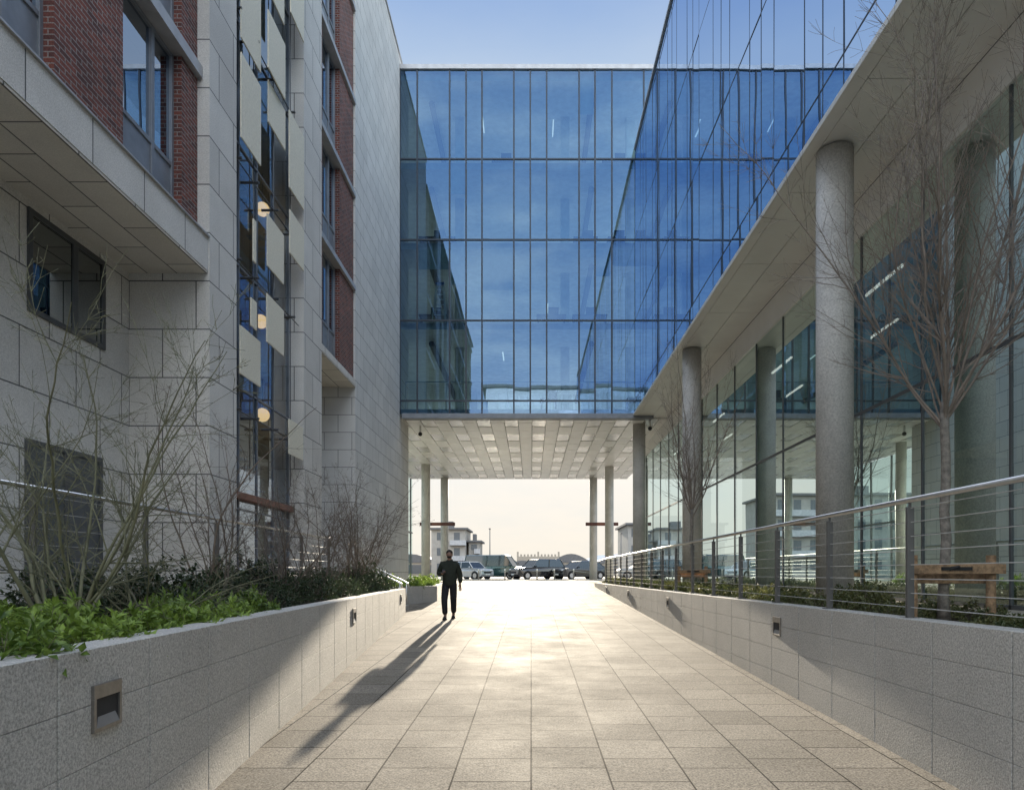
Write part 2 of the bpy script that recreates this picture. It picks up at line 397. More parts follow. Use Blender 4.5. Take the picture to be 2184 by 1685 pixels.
# ------------------------------------------------------------ glazing tools
def pane(name,axis,pos,a0,a1,z0,z1,mat,parent,tilt=.0012):
    c=((a0+a1)/2,(z0+z1)/2); hw=(a1-a0)/2; hh=(z1-z0)/2
    mb=MB(); mb.norecalc=True
    if axis=='x':
        mb.v=[(0,-hw,-hh),(0,hw,-hh),(0,hw,hh),(0,-hw,hh)]; loc=(pos,c[0],c[1])
    else:
        mb.v=[(-hw,0,-hh),(hw,0,-hh),(hw,0,hh),(-hw,0,hh)]; loc=(c[0],pos,c[1])
    mb.f=[(0,1,2,3)]; mb.m=[0]
    o=mb.obj(name,mat,None,loc=loc)
    t1=R.uniform(-tilt,tilt); t2=R.uniform(-tilt,tilt)
    o.rotation_euler=(0,t1,t2) if axis=='x' else (t1,0,t2)
    par(o,parent); return o

ZF=[7.33,7.94,11.64,15.36,19.08,23.2]
ZF=[EZ+z for z in ZF]
# ------------------------------------------------------------ glass bridge
BY=31.5; BB=52.0
br=thing('glass_bridge_building','blue glazed office block bridging over the paved passage','building',(0,BY,gz(BY)))
xs=[]
for p in (853,890,959,994,1028,1096,1131,1166,1235,1269,1305,1373,1408): xs.append((p-1133)/1456*BY)
for i in range(len(xs)-1):
    for j in range(5):
        pane('window','y',BY,xs[i],xs[i+1],ZF[j],ZF[j+1],M_G,br,.003)
mb=MB()
for x in xs: mb.box(x-.036,x+.036,BY-.04,BY+.05,ZF[0],ZF[-1])
for z in ZF[1:-1]: mb.box(xs[0],xs[-1],BY-.035,BY+.045,z-.035,z+.035)
mb.obj('window_frame',M_alu,br)
mb=MB(); mb.box(-6.06,6.6,BY-.09,BY+.5,ZF[-1],ZF[-1]+.2); mb.obj('parapet',M_ledge,br)
mb=MB(); mb.box(-5.95,5.62,BY-.16,BY+.3,EZ+7.1,EZ+7.33); mb.obj('fascia',M_gframe,br,bevel=.01)
mb=MB()
mb.box(-8.5,6.6,BY+.31,BB-.1,ZF[0]+.02,ZF[0]+.3)
for z in (ZF[2],ZF[3],ZF[4],ZF[5]): mb.box(-8.5,6.6,BY+.25,BB-.1,z-.32,z-.02)
mb.box(-8.6,-8.5,BY,BB,EZ+7.4,ZF[-1])
mb.obj('floor_slab',M_slab,br)
rr_=random.Random(5)
for k,z in enumerate((ZF[0]+.3,ZF[2],ZF[3],ZF[4])):
    mb=MB(); x=-5.4
    while x<5.5:
        w_=rr_.uniform(.8,1.8)
        if rr_.random()<.55:
            mb.box(x,x+w_,BY+1.2,BY+1.9,z+.7,z+.75); mb.box(x+.05,x+.1,BY+1.2,BY+1.9,z,z+.7); mb.box(x+w_-.1,x+w_-.05,BY+1.2,BY+1.9,z,z+.7)
            mb.box(x+w_*.4,x+w_*.4+.5,BY+1.5,BY+1.55,z+.85,z+1.2)
        x+=w_+rr_.uniform(.3,1.5)
    mb.obj('desk',M_intdark,br)
# glass guard rail with steel handrail at the lowest floor
mb=MB(); mb.box(-5.9,5.5,BY+.45,BY+.50,ZF[1]+.95,ZF[1]+1.02)
for i in range(13): mb.box(-5.9+i*.95,-5.86+i*.95,BY+.45,BY+.5,ZF[0]+.3,ZF[1]+.95)
mb.obj('guard_rail',M_fascia,br)
mb=MB()
for z in (ZF[2],ZF[3],ZF[4],ZF[5]):
    for x in (-4.8,2.9): mb.tube([(x,BY+1.4,z-.6),(x,BB-8,z-.6)],.14,10)
mb.obj('ceiling_duct',M_intdark,br)
mb=MB()
for k in range(4):
    mb.box(-8.5,6.6,BB-7.0,BB-6.9,ZF[k+1 if k else 0]+.0,ZF[k+1 if k else 0]+1.0)
mb.obj('interior_partition',M_int,br)
blr=random.Random(11)
for j in (1,2,3,4):
    for i in range(1,len(xs)-2):
        if blr.random()<.12:
            z1=ZF[j+1]-.35; mb=MB(); mb.box(xs[i]+.05,xs[i+1]-.05,BY+.2,BY+.215,z1-blr.uniform(.5,1.9),z1); mb.obj('roller_blind',M_int,br)
for (x,y,k) in ((-2.4,33.5,5),(1.1,33.8,5),(-1.4,33.6,2),(.9,37,3)):
    z=ZF[k]; mb=MB(); mb.box(x-.025,x+.025,y,y+1.3,z-.80,z-.76); mb.obj('strip_lamp',M_led,br)
mb=MB()
for x in (-3.6,1.7,5.0): 
    for y in (34.5,43): mb.box(x-.22,x+.22,y-.22,y+.22,ZF[0]+.3,ZF[-1]-.3)
mb.obj('interior_column',M_int,br)
mb=MB()
for z in ZF: mb.box(-8.5,6.6,BB-.1,BB+.02,z-.35 if z!=ZF[0] else z,z if z!=ZF[0] else z+.3)
for i in range(11): mb.box(-8.5+i*1.5,-8.44+i*1.5,BB-.1,BB,ZF[0],ZF[-1])
mb.obj('rear_frame',M_alu,br)
mb=MB(); mb.norecalc=True; mb.v=[(-8.5,BB-.03,ZF[0]),(6.6,BB-.03,ZF[0]),(6.6,BB-.03,ZF[-1]),(-8.5,BB-.03,ZF[-1])]; mb.f=[(0,1,2,3)];mb.m=[0]
mb.obj('rear_glazing',M_GF,br)
mb=MB(); mb.box(-9.2,7.4,BY+.31,BB,EZ+7.29,EZ+7.32); mb.obj('soffit_backing',M_joint,br)
mb=MB(); x=-9.2; ci=0
while x<7.3:
    wd=.66; y=BY+.33-(1.1 if ci%2 else .2); r_=0
    while y<BB:
        L=1.8; y1=min(y+L,BB); y0=max(y,BY+.33)
        if y1-y0>.1:
            m_=1 if (ci%2==0 and r_%2==0) else 0
            dz=.02 if m_ else 0
            mb.hexa([(x+.014,y0+.03,EZ+7.15+dz),(x+wd-.014,y0+.03,EZ+7.15+dz),(x+wd-.014,y1-.03,EZ+7.15+dz),(x+.014,y1-.03,EZ+7.15+dz),
              (x+.014,y0+.03,EZ+7.28),(x+wd-.014,y0+.03,EZ+7.28),(x+wd-.014,y1-.03,EZ+7.28),(x+.014,y1-.03,EZ+7.28)],m_)
        y+=L; r_+=1
    x+=wd; ci+=1
mb.obj('soffit_panel',(M_ceil,M_ceil2),br,bevel=.005)
def column(X,d,z0,z1,r,label):
    e=thing('concrete_column',label,'column',(X,d,z0),group='round columns carrying the overhanging buildings')
    mb=MB(); mb.tube([(0,0,0),(0,0,(z1-z0)*.5),(0,0,z1-z0)],r,40); o=mb.obj('shaft',M_conc,None,smooth=False)
    o.data.polygons.foreach_set('use_smooth',[len(p.vertices)==4 for p in o.data.polygons]); o.parent=e
    mb=MB(); mb.tube([(0,0,z1-z0-.06),(0,0,z1-z0-.0)],r*.86,32); o=mb.obj('shadow_gap_collar',M_gframe,None); o.parent=e
for d in (11.7,22.1,32.9): column(5.2,d,1.2,EZ+7.2,.3,'tall round concrete column under the glass overhang')
for d in (45.9,56.0-4.6): column(5.25 if d<50 else 4.68,d,1.2,EZ+7.2,.29,'round concrete column under the bridge soffit')
for d in (45.0,51.4): column(-6.95 if d<50 else -6.53,d,1.2,EZ+7.2,.29,'round concrete column under the bridge soffit')
column(-7.6,37.5,1.2,EZ+7.2,.28,'round concrete column near the stone wall')

# ------------------------------------------------------------ right glass office
rb=thing('glass_office_building','office with overhanging blue glass storeys and glazed lobby','building',(6,10,gz(10)))
XR=4.78
ys=[BY-.06]; k=0
while ys[-1]>5.2:
    ys.append(ys[-1]-[1.5,.75,.75][k%3]); k+=1
ys.sort()
rows=[(ZF[0],ZF[1]),(ZF[1],ZF[2]),(ZF[2],ZF[3]),(ZF[3],ZF[4])]
cells=[(i,j) for i in range(len(ys)-1) for j in range(4)]
for i,j in cells[-100:]: pane('window','x',XR,ys[i],ys[i+1],rows[j][0],rows[j][1],M_GR,rb,.0025)
rest=cells[:-100]
mb=MB(); mb.norecalc=True
def q(y0,y1,z0,z1):
    b=len(mb.v); mb.v+=[(XR,y0,z0),(XR,y1,z0),(XR,y1,z1),(XR,y0,z1)]; mb.f.append((b,b+1,b+2,b+3)); mb.m.append(0)
for i,j in rest: q(ys[i],ys[i+1],*rows[j])
q(-5,ys[0],ZF[0],ZF[4])
q(-5,ys[-1],ZF[4],EZ+19.46)
o=mb.obj('glazing',M_GR,rb); o["kind"]="stuff"
mb=MB()
for y in ys: mb.box(XR-.006,XR+.02,y-.010,y+.010,ZF[0],EZ+19.46)
for z in ZF[1:5]: mb.box(XR-.005,XR+.02,-5,ys[-1],z-.016,z+.016)
mb.obj('window_frame',M_alu,rb)
mb=MB(); mb.box(XR-.06,XR+.4,-5,BY-.06,EZ+19.46,EZ+19.56); mb.obj('parapet',M_ledge,rb)
mb=MB(); mb.box(XR-.09,XR+.14,-5,BY-.06,EZ+7.23,EZ+7.33); mb.obj('fascia',M_fascia,rb,bevel=.008)
mb=MB()
mb.box(XR+.2,16,-5,BY-.2,ZF[0]+.02,ZF[0]+.3)
for z in (ZF[2],ZF[3],ZF[4]+.3): mb.box(XR+.2,16,-5,BY-.2,z-.3,z-.05)
mb.obj('floor_slab',M_slab,rb)
mb=MB(); mb.box(14,14.2,-5,BY-.2,EZ+7.3,EZ+19.3); mb.box(XR+.1,14,-5.2,-5,EZ+7.4,EZ+19.5)
mb.obj('inner_wall',M_int,rb)
mb=MB(); mb.box(14,14.2,-5,BY-.2,1.2,EZ+7.29); mb.box(6.4,14,-5.2,-5,1.2,EZ+7.3)
mb.obj('lobby_wall',M_lob,rb)
for (x,y,z) in ((6.5,22,ZF[3]),(6.5,13,ZF[2])):
    mb=MB(); mb.box(x,x+1.3,y,y+.07,z-.37,z-.33); mb.obj('strip_lamp',M_led,rb)
mb=MB(); mb.box(XR+.15,6.5,-5,BY+.3,EZ+7.27,EZ+7.31); mb.obj('soffit_backing',M_joint,rb)
mb=MB(); y=-5
while y<BY+.2:
    y1=min(y+3.0,BY+.3); mb.box(XR+.15,5.6,y+.008,y1-.008,EZ+7.235,EZ+7.268); mb.box(5.615,6.34,y+.008,y1-.008,EZ+7.235,EZ+7.268); y+=3.0
mb.obj('soffit_panel',M_fascia,rb)
XL=6.4; yl=[BY+8.5-2.06*i for i in range(22)]; yl.sort(); ztr=[1.27,EZ+3.1,EZ+6.5]
for i in range(len(yl)-1):
    for j,(z0,z1) in enumerate(((1.33,ztr[1]),(ztr[1],ztr[2]))):
        pane('lobby_window','x',XL,yl[i],yl[i+1],z0,z1,M_GL,rb,.0012)
mb=MB()
for y in yl: mb.box(XL-.02,XL+.06,y-.018,y+.018,1.27,ztr[2])
mb.box(XL-.015,XL+.08,yl[0],yl[-1],ztr[1]-.03,ztr[1]+.03); mb.box(XL-.02,XL+.1,yl[0],yl[-1],1.27,1.33)
mb.obj('lobby_frame',M_dframe,rb)
mb=MB(); mb.box(XL-.05,XL+.3,-5,BY+9,ztr[2],EZ+7.23); mb.obj('lobby_fascia',M_fascia,rb)
mb=MB(); 
mb.box(XL+.3,14,-5,BY+8.5,EZ+6.75,EZ+6.85); mb.obj('lobby_ceiling',M_lob,rb)
mb=MB(); mb.box(9.5,14,-5,16,EZ+2.7,EZ+3.1); mb.box(9.4,9.5,-5,12,1.27,EZ+2.7); mb.box(10.2,10.4,20,33,1.27,EZ+6.7); mb.obj('gallery',M_lob,rb)
for y in (9,17,25,33):
    mb=MB(); mb.box(8.6,8.95,y+1,y+1.35,1.25,EZ+6.75); mb.obj('interior_column',M_lob,rb)
for n_,y in enumerate((8,11,14,17,20,23,27,31,35)):
    # slim lamps running along the lobby
    x=7.6+(n_%2)*1.5
    mb=MB(); mb.box(x,x+.06,y,y+1.6,EZ+6.3,EZ+6.34); mb.obj('strip_lamp',M_led2,rb)
# ------------------------------------------------------------ left stone and brick office
lb=thing('stone_brick_office_building','office clad in pale stone with red brick window bays','building',(-8,12,gz(12)))
XF=-6.06; TOP=EZ+22
stn=MB()
stn.box(-9,-6.0,12.73,13.9,0,TOP+.4)
stn.box(-9,-6.0,18.0,19.55,0,TOP+.4)
stn.box(-16,-7.5,-5,12.73,0,EZ+5.6)
stn.box(-16,-7.3,19.55,23.5,0,EZ+6.4)
stn.box(-16,-6.02,-5,12.73,EZ+5.62,EZ+6.24)
stn.box(-16,-6.04,19.55,23.5,EZ+6.42,EZ+6.62)
stn.obj('stone_wall',M_stone,lb)
mb=MB(); mb.box(-16,XF,23.5,BY+2.2,0,EZ+23.76); mb.obj('tall_stone_wall',M_tall,lb)
mb=MB(); mb.box(-16.1,XF+.05,23.45,BY+2.25,EZ+23.76,EZ+23.86); mb.box(-16.1,-6.0,-5,23.45,TOP+.4,TOP+.5); mb.obj('parapet',M_ledge,lb)
mb=MB(); mb.box(-7.5,-6.03,-5,12.72,EZ+5.58,EZ+5.615); mb.box(-7.3,-6.05,19.56,23.49,EZ+6.38,EZ+6.415); mb.obj('stone_soffit',M_soff,lb)
bk=MB(); XBk=-6.22
wins1=[(10.4,12.15),(7.15,8.9),(3.9,5.65),(.65,2.4),(-2.6,-.85)]
prev=12.72
for a,b in wins1:
    bk.box(-7,XBk,b,prev,EZ+6.24,TOP); prev=a
bk.box(-7,XBk,-5,prev,EZ+6.24,TOP)
bk.box(-7,XBk+.1,21.8,23.48,EZ+6.62,TOP); bk.box(-7,XBk+.1,19.56,20.0,EZ+6.62,TOP)
bk.obj('brick_wall',M_brick,lb)
ld=MB()
k=0
while EZ+9.25+3.15*k<TOP:
    z=EZ+9.2+3.15*k; ld.box(-7,-6.12,-5,12.72,z,z+.22); k+=1
k=1
while EZ+6.5+3.2*k<TOP:
    z=EZ+6.5+3.2*k; ld.box(-7,-6.03,19.56,23.49,z,z+.16); k+=1
ld.box(-6.25,-5.98,-5,12.72,EZ+6.243,EZ+6.27)
ld.obj('metal_ledge',M_ledge,lb)
def bay_window(y0,y1,z0,z1,X,split=.62,low=.95,mat=M_GW):
    w_=MB(); t=.07
    ym=y0+(y1-y0)*split
    w_.box(X-.1,X,y0,y0+t,z0,z1); w_.box(X-.1,X,y1-t,y1,z0,z1); w_.box(X-.1,X,ym-.045,ym+.045,z0,z1)
    w_.box(X-.09,X-.005,y0+t,y1-t,z0,z0+.07); w_.box(X-.09,X-.005,y0+t,y1-t,z1-.07,z1); w_.box(X-.09,X-.005,y0+t,y1-t,z0+low-.03,z0+low+.04)
    o=w_.obj('window',M_gframe,lb,bevel=.004)
    p=MB(); p.box(X-.08,X-.03,y0+t,ym-.045,z0+.07,z0+low-.03); p.box(X-.08,X-.03,ym+.045,y1-t,z0+.07,z0+low-.03)
    q_=p.obj('spandrel_panel',M_gframe); q_.parent=o
    for a,b in ((y0+t,ym-.045),(ym+.045,y1-t)):
        g=MB(); g.norecalc=True; g.v=[(X-.05,a,z0+low+.04),(X-.05,b,z0+low+.04),(X-.05,b,z1-.07),(X-.05,a,z1-.07)]; g.f=[(0,1,2,3)]; g.m=[0]
        go=g.obj('pane',mat); go.parent=o
    bl=MB(); bl.box(X-.6,X-.55,y0,y1,z0,z1); bo=bl.obj('blind',M_intdark); bo.parent=o
for a,b in wins1[:3]:
    for k in range(5):
        z0=EZ+6.27 if k==0 else EZ+9.42+3.15*(k-1); z1=EZ+9.2+3.15*k
        if z1<TOP+.5: bay_window(a,b,z0,z1,-6.36)
for k in range(5):
    z0=(EZ+6.62) if k==0 else EZ+6.66+3.2*k; z1=EZ+6.5+3.2*(k+1)
    bay_window(20.0,21.8,z0,min(z1,TOP),-6.26)
def flat_window(y0,y1,z0,z1,X,ym,mat=M_GW):
    w_=MB(); t=.08
    w_.box(X-.05,X+.04,y0,y0+t,z0,z1); w_.box(X-.05,X+.04,y1-t,y1,z0,z1); w_.box(X-.05,X+.035,ym-.06,ym+.06,z0+t,z1-t)
    w_.box(X-.05,X+.038,y0+t,y1-t,z0,z0+t); w_.box(X-.05,X+.038,y0+t,y1-t,z1-t,z1)
    o=w_.obj('window',M_dframe,lb,bevel=.004)
    for a,b in ((y0+t,ym-.06),(ym+.06,y1-t)):
        g=MB(); g.box(X+.004,X+.012,a,b,z0+t,z1-t); go=g.obj('pane',mat); go.parent=o
M_GD=glass('office window glass',(.42,.45,.45),(.02,.02,.02),.55,wob=.01)
M_GD2=simple('dark louvre panel',(.10,.11,.12),.35,.3)
flat_window(10.15,11.98,EZ+3.9,EZ+5.45,-7.5,11.2,M_GD)
flat_window(10.1,11.9,1.35,EZ+2.0,-7.5,11.0,M_GD2)
flat_window(5.6,7.4,EZ+3.9,EZ+5.45,-7.5,6.6,M_GD)
mull=[13.92,14.9,15.9,16.9,17.98]; XG=-6.4
zl=[1.27,EZ+1.4]; 
while zl[-1]<TOP-3: zl.append(zl[-1]+2.65)
zl.append(TOP)
for i in range(4):
    for j in range(len(zl)-1): pane('stairwell_window','x',XG,mull[i],mull[i+1],zl[j],zl[j+1],M_GS,lb,.003)
mb=MB()
for y in mull: mb.box(XG-.05,XG+.03,y-.016,y+.016,1.27,TOP)
for z in zl[1:]: mb.box(XG-.04,XG+.03,13.92,17.98,z-.02,z+.02)
mb.obj('stairwell_frame',M_gframe,lb)
mb=MB(); mb.box(-6.42,-6.25,13.92,17.98,EZ+1.6,EZ+1.75); mb.obj('entrance_lintel',M_orange,lb,bevel=.01)
mb=MB()
for k in range(7): mb.box(-9.9,-7.3,13.92,17.9,EZ+1.5+3.2*k,EZ+1.72+3.2*k)
mb.obj('floor_slab',M_slab,lb)
mb=MB(); mb.box(-10.2,-10,13.9,18,1.2,TOP); mb.box(-10,-9,13.8,13.9,1.2,TOP); mb.box(-10,-6.47,17.93,17.985,1.28,TOP-.1); mb.obj('inner_wall',M_intwarm,lb)
mb=MB()
for k in range(7):
    for i in range(10): 
        mb.box(-7.15,-6.75,17.7-i*.28,17.9-i*.28,EZ+1.72+3.2*k+i*.16,EZ+1.76+3.2*k+i*.16)
mb.obj('stair_tread',M_int,lb)
mb=MB()
for y in (14.15,15.05,16.2,17.35): mb.tube([(-6.12,y,EZ+2.2),(-6.12,y,TOP)],.012,6)
for z in (EZ+3.4,EZ+6.5,EZ+8.6,EZ+11.7):
    mb.tube([(-6.12,13.95,z),(-6.12,17.95,z)],.014,6)
    for y in (14.15,15.05,16.2,17.35): mb.tube([(-6.4,y,z),(-6.0,y,z)],.03,8)
mb.obj('steel_rod',M_dframe,lb)
def z_at(py,d): return EZ+(1222-py)*d/1456
for n_,(x0,x1,yt,yb) in enumerate(((514,556,-260,120),(514,556,150,325),(572,608,60,180),(572,608,205,292),(617,648,265,425),(618,648,470,560),(570,605,480,588),(540,546,470,560),(569,605,645,745),(512,555,712,812),(616,646,903,975),(620,648,-200,60),(574,606,-300,20),(535,547,640,700))):
    X=-5.95+.06*(n_%3-1); d0=X*1456/(x0-1133); d1=X*1456/(x1-1133); dm=(d0+d1)/2
    mb=MB(); mb.box(X-.02,X+.01,d0,d1,z_at(yb,dm),z_at(yt,dm)); mb.obj('woven_panel',M_linen,lb,bevel=.004)
for (px,py) in ((560,447),(556,686),(560,885)):
    X=-6.75 ; d=X*1456/(px-1133)
    z=EZ+(1222-py)*d/1456
    e=thing('pendant_lamp','glowing round pendant lamp hanging in the stairwell','lamp',(X,d,z),group='pendant lamps in the stairwell')
    mb=MB(); mb.ell((0,0,0),(.17,.17,.17),20,12); o=mb.obj('globe',M_globe,None,smooth=True); o.parent=e
    mb=MB(); mb.tube([(0,0,.16),(0,0,.9)],.008,5); o=mb.obj('cable',M_dframe,None); o.parent=e
mb=MB()
for i in range(8): mb.box(-9.1,-9.0,BY+2.2+i*2.5,BY+2.28+i*2.5,1.2,EZ+7.1)
mb.box(-9.1,-9.02,BY+2.2,BB,EZ+3,EZ+3.1); mb.obj('screen_frame',M_dframe,lb)
mb=MB(); mb.norecalc=True; mb.v=[(-9.06,BY+2.2,1.2),(-9.06,BB,1.2),(-9.06,BB,EZ+7.1),(-9.06,BY+2.2,EZ+7.1)]; mb.f=[(0,1,2,3)];mb.m=[0]
mb.obj('screen_glazing',M_GL,lb)

# ------------------------------------------------------------ signs under bridge, cameras, ladder
def band_sign(x0,x1,y,z):
    e=thing('sign_board','long narrow dark red sign board fixed across columns','sign',((x0+x1)/2,y,z),group='red sign boards between the columns')
    mb=MB(); mb.box(x0,x1,y-.05,y+.05,z-.12,z+.12); mb.obj('board',M_red,e,bevel=.01)
    mb=MB(); mb.box(x0+(x1-x0)*.35,x0+(x1-x0)*.62,y-.056,y-.052,z-.09,z+.09); mb.obj('rust_field',M_red2,e)
band_sign(-8.2,-5.6,50.2,EZ+3.6); band_sign(4.0,6.4,50.2,EZ+3.6)
for (x,y,z) in ((-5.4,33.2,EZ+6.75),(5.55,31.9,EZ+6.75)):
    e=thing('security_camera','small white dome security camera under the soffit','camera',(x,y,z))
    mb=MB(); mb.ell((0,0,0),(.1,.1,.1),14,8); o=mb.obj('dome',M_dark,None,smooth=True); o.parent=e
    mb=MB(); mb.tube([(0,0,.06),(0,0,.42)],.05,12); o=mb.obj('bracket',M_white,None,smooth=True); o.parent=e
e=thing('step_ladder','tall aluminium step ladder standing inside the glazed floor','ladder',(-4.35,32.2,ZF[2]))
mb=MB()
for s in (-1,1):
    mb.tube([(s*.32,-.1,0),(s*.17,.35,2.1)],.035,6); mb.tube([(s*.32,.85,0),(s*.17,.4,2.1)],.03,6)
for k in range(1,8):
    t=k/8; mb.box(-.32+.15*t,.32-.15*t,-.1+.45*t-.04,-.1+.45*t+.04,2.1*t-.015,2.1*t+.015)
o=mb.obj('frame',simple('ladder aluminium',(.9,.92,.95),.5),None); o.parent=e
mb=MB(); mb.box(-.2,.2,.3,.45,2.1,2.2); o=mb.obj('top_cap',simple('ladder cap',(.05,.2,.6),.5),None); o.parent=e

# ------------------------------------------------------------ trees
def grow(out,p,d,L,r,lev,mx,rg,wob,up,nch,ang,ratio,seg=.16):
    n=max(3,int(L/seg)); pts=[p.copy()]; dirs=[d.copy()]
    for i in range(n):
        d=(d+Vector((rg.gauss(0,wob),rg.gauss(0,wob),rg.gauss(0,wob)+up))).normalized()
        p=p+d*(L/n); pts.append(p.copy()); dirs.append(d.copy())
    rad=[max(.0015,r*(1-.82*i/n)) for i in range(n+1)]
    out.append((pts,rad,lev))
    if lev<mx:
        for c in range(nch[lev]):
            t=rg.uniform(.12,.97); i=int(t*n)
            a=math.radians(rg.uniform(*ang)); az=rg.uniform(0,2*math.pi)
            ref=dirs[i].orthogonal().normalized(); ref.rotate(Matrix.Rotation(az,3,dirs[i]))
            cd=(dirs[i]*math.cos(a)+ref*math.sin(a)).normalized()
            grow(out,pts[i],cd,L*ratio*(1.15-.6*t)*rg.uniform(.6,1.2),max(.0018,rad[i]*.55),lev+1,mx,rg,wob*1.25,up,nch,ang,ratio,seg)
SIDES=[8,6,4,3,3]
def bare_tree(seed,loc,label,trunkh,height,spread,rt,nlimb,mats,nch):
    rg=random.Random(seed)
    e=thing('bare_tree',label,'tree',loc)
    tr=MB(); pts=[]; rad=[]
    for i in range(9):
        t=i/8; pts.append((rg.gauss(0,.010),rg.gauss(0,.010),trunkh*t)); rad.append(rt*(1.15-.25*t) if i else rt*1.5)
    tr.tube(pts,rad,12)
    o=tr.obj('trunk',mats[0],None,smooth=True); o.parent=e
    out=[]
    for k in range(nlimb):
        az=2*math.pi*k*.382+rg.uniform(-.3,.3); inc=.15+.85*(k/(nlimb-1)) if k else .05
        s=spread/(height-trunkh)
        d=Vector((math.cos(az)*s*inc*2.2,math.sin(az)*s*inc*2.2,1)).normalized()
        st_=Vector((0,0,trunkh*rg.uniform(.86,1.0)))
        grow(out,st_,d,(height-trunkh)*rg.uniform(.8,1.05)*(1 if inc<.7 else .85),rt*rg.uniform(.22,.38),1,3,rg,.055,.045,nch,(20,50),.32)
    cr=MB(); cr.norecalc=True
    for pts,rad,lev in out: cr.tube(pts,rad,SIDES[lev],cap=False)
    o=cr.obj('crown',mats[1],None,smooth=True); o.parent=e
    return e
bare_tree(3,(4.3,7.1,1.25),'bare young multi-branched tree staked in the planter',2.28,7.0,1.9,.046,16,(M_bark,M_twig),(0,22,9,3))
bare_tree(8,(4.3,18.3,1.25),'bare young tree behind the cable railing',2.2,6.6,1.4,.050,13,(M_bark,M_twig),(0,16,7,3))
def bare_shrub(seed,loc,label,height,spread,nst,mat,r=.016,nch=(9,5,3)):
    rg=random.Random(seed); e=thing('bare_shrub',label,'shrub',loc,group='bare shrubs in the planter')
    out=[]
    for k in range(nst):
        az=2*math.pi*k/nst+rg.uniform(-.4,.4); inc=rg.uniform(.2,1)
        s=spread/height*inc*1.6
        d=Vector((math.cos(az)*s,math.sin(az)*s,1)).normalized()
        grow(out,Vector((math.cos(az)*.05,math.sin(az)*.05,-.05)),d,height*rg.uniform(.75,1.1),r*rg.uniform(.7,1.15),0,3,rg,.075,.004,(nch[0],nch[1],nch[2]),(20,55),.42,seg=.13)
    a=MB(); a.norecalc=True; b=MB(); b.norecalc=True
    for pts,rad,lev in out: (a if lev==0 else b).tube(pts,rad,6 if lev==0 else 3,cap=False)
    o=a.obj('stem',mat,None,smooth=True); o.parent=e
    o=b.obj('crown',mat,None,smooth=True); o.parent=e
bare_shrub(1,(-3.55,5.2,1.26),'large bare green-stemmed shrub above laurel',2.5,1.3,10,M_gbark,.019,(12,6,2))
bare_shrub(2,(-3.3,5.9,1.26),'bare arching shrub with fine green twigs',1.6,1.1,6,M_gbark,.012,(9,5,2))
bare_shrub(12,(-4.3,4.9,1.26),'bare green-stemmed shrub beside the railing',2.4,1.0,5,M_gbark,.014,(9,5,2))
bare_shrub(4,(-3.95,8.6,1.26),'tall bare shrub with reddish twigs',3.1,.8,6,M_dtwig,.016,(10,5,2))
bare_shrub(5,(-3.8,10.4,1.26),'bare shrub with fine dark twigs',1.9,.8,9,M_dtwig,.014,(11,5,3))
bare_shrub(7,(-4.1,13.2,1.26),'bare shrub with fine dark twigs',2.5,1.0,10,M_dtwig,.015,(12,5,3))
bare_shrub(9,(-4.2,16.0,1.26),'bare shrub with fine dark twigs',2.9,1.0,10,M_dtwig,.015,(12,5,3))
bare_shrub(10,(-4.5,18.4,1.26),'bare dark-twigged shrub beside the steps',2.9,.9,10,M_dtwig,.015,(12,5,3))

def support(x,y,w_,label):
    e=thing('tree_support',label,'tree support',(x,y,1.25),group='timber tree supports')
    for s in (-1,1):
        mb=MB(); mb.tube([(s*w_,0,-.1),(s*w_,0,.3),(s*w_,0,.69)],.045,12); o=mb.obj('post',M_wood,None); o.parent=e
    mb=MB(); mb.box(-w_-.1,w_+.1,-.085,-.047,.50,.60); o=mb.obj('crossbar',M_wood,None,bevel=.005); o.parent=e
    mb=MB(); mb.box(-w_-.02,w_+.02,.047,.085,.40,.50); o=mb.obj('crossbar',M_wood,None,bevel=.005); o.parent=e
    mb=MB(); mb.box(-.16,.15,-.098,-.086,.535,.57)
    for a in range(2): mb.tube([(-.08+.02*a,-.085,.54+a*.02),(.0,-.105,.57),(.09,-.03,.56),(.0,.078,.54),(-.09,.0,.54)],.014,6)
    o=mb.obj('strap',M_rubber,None); o.parent=e
support(4.3,6.98,.40,'timber tree support with black rubber strap')
support(4.3,18.2,.36,'timber tree support with black rubber strap')

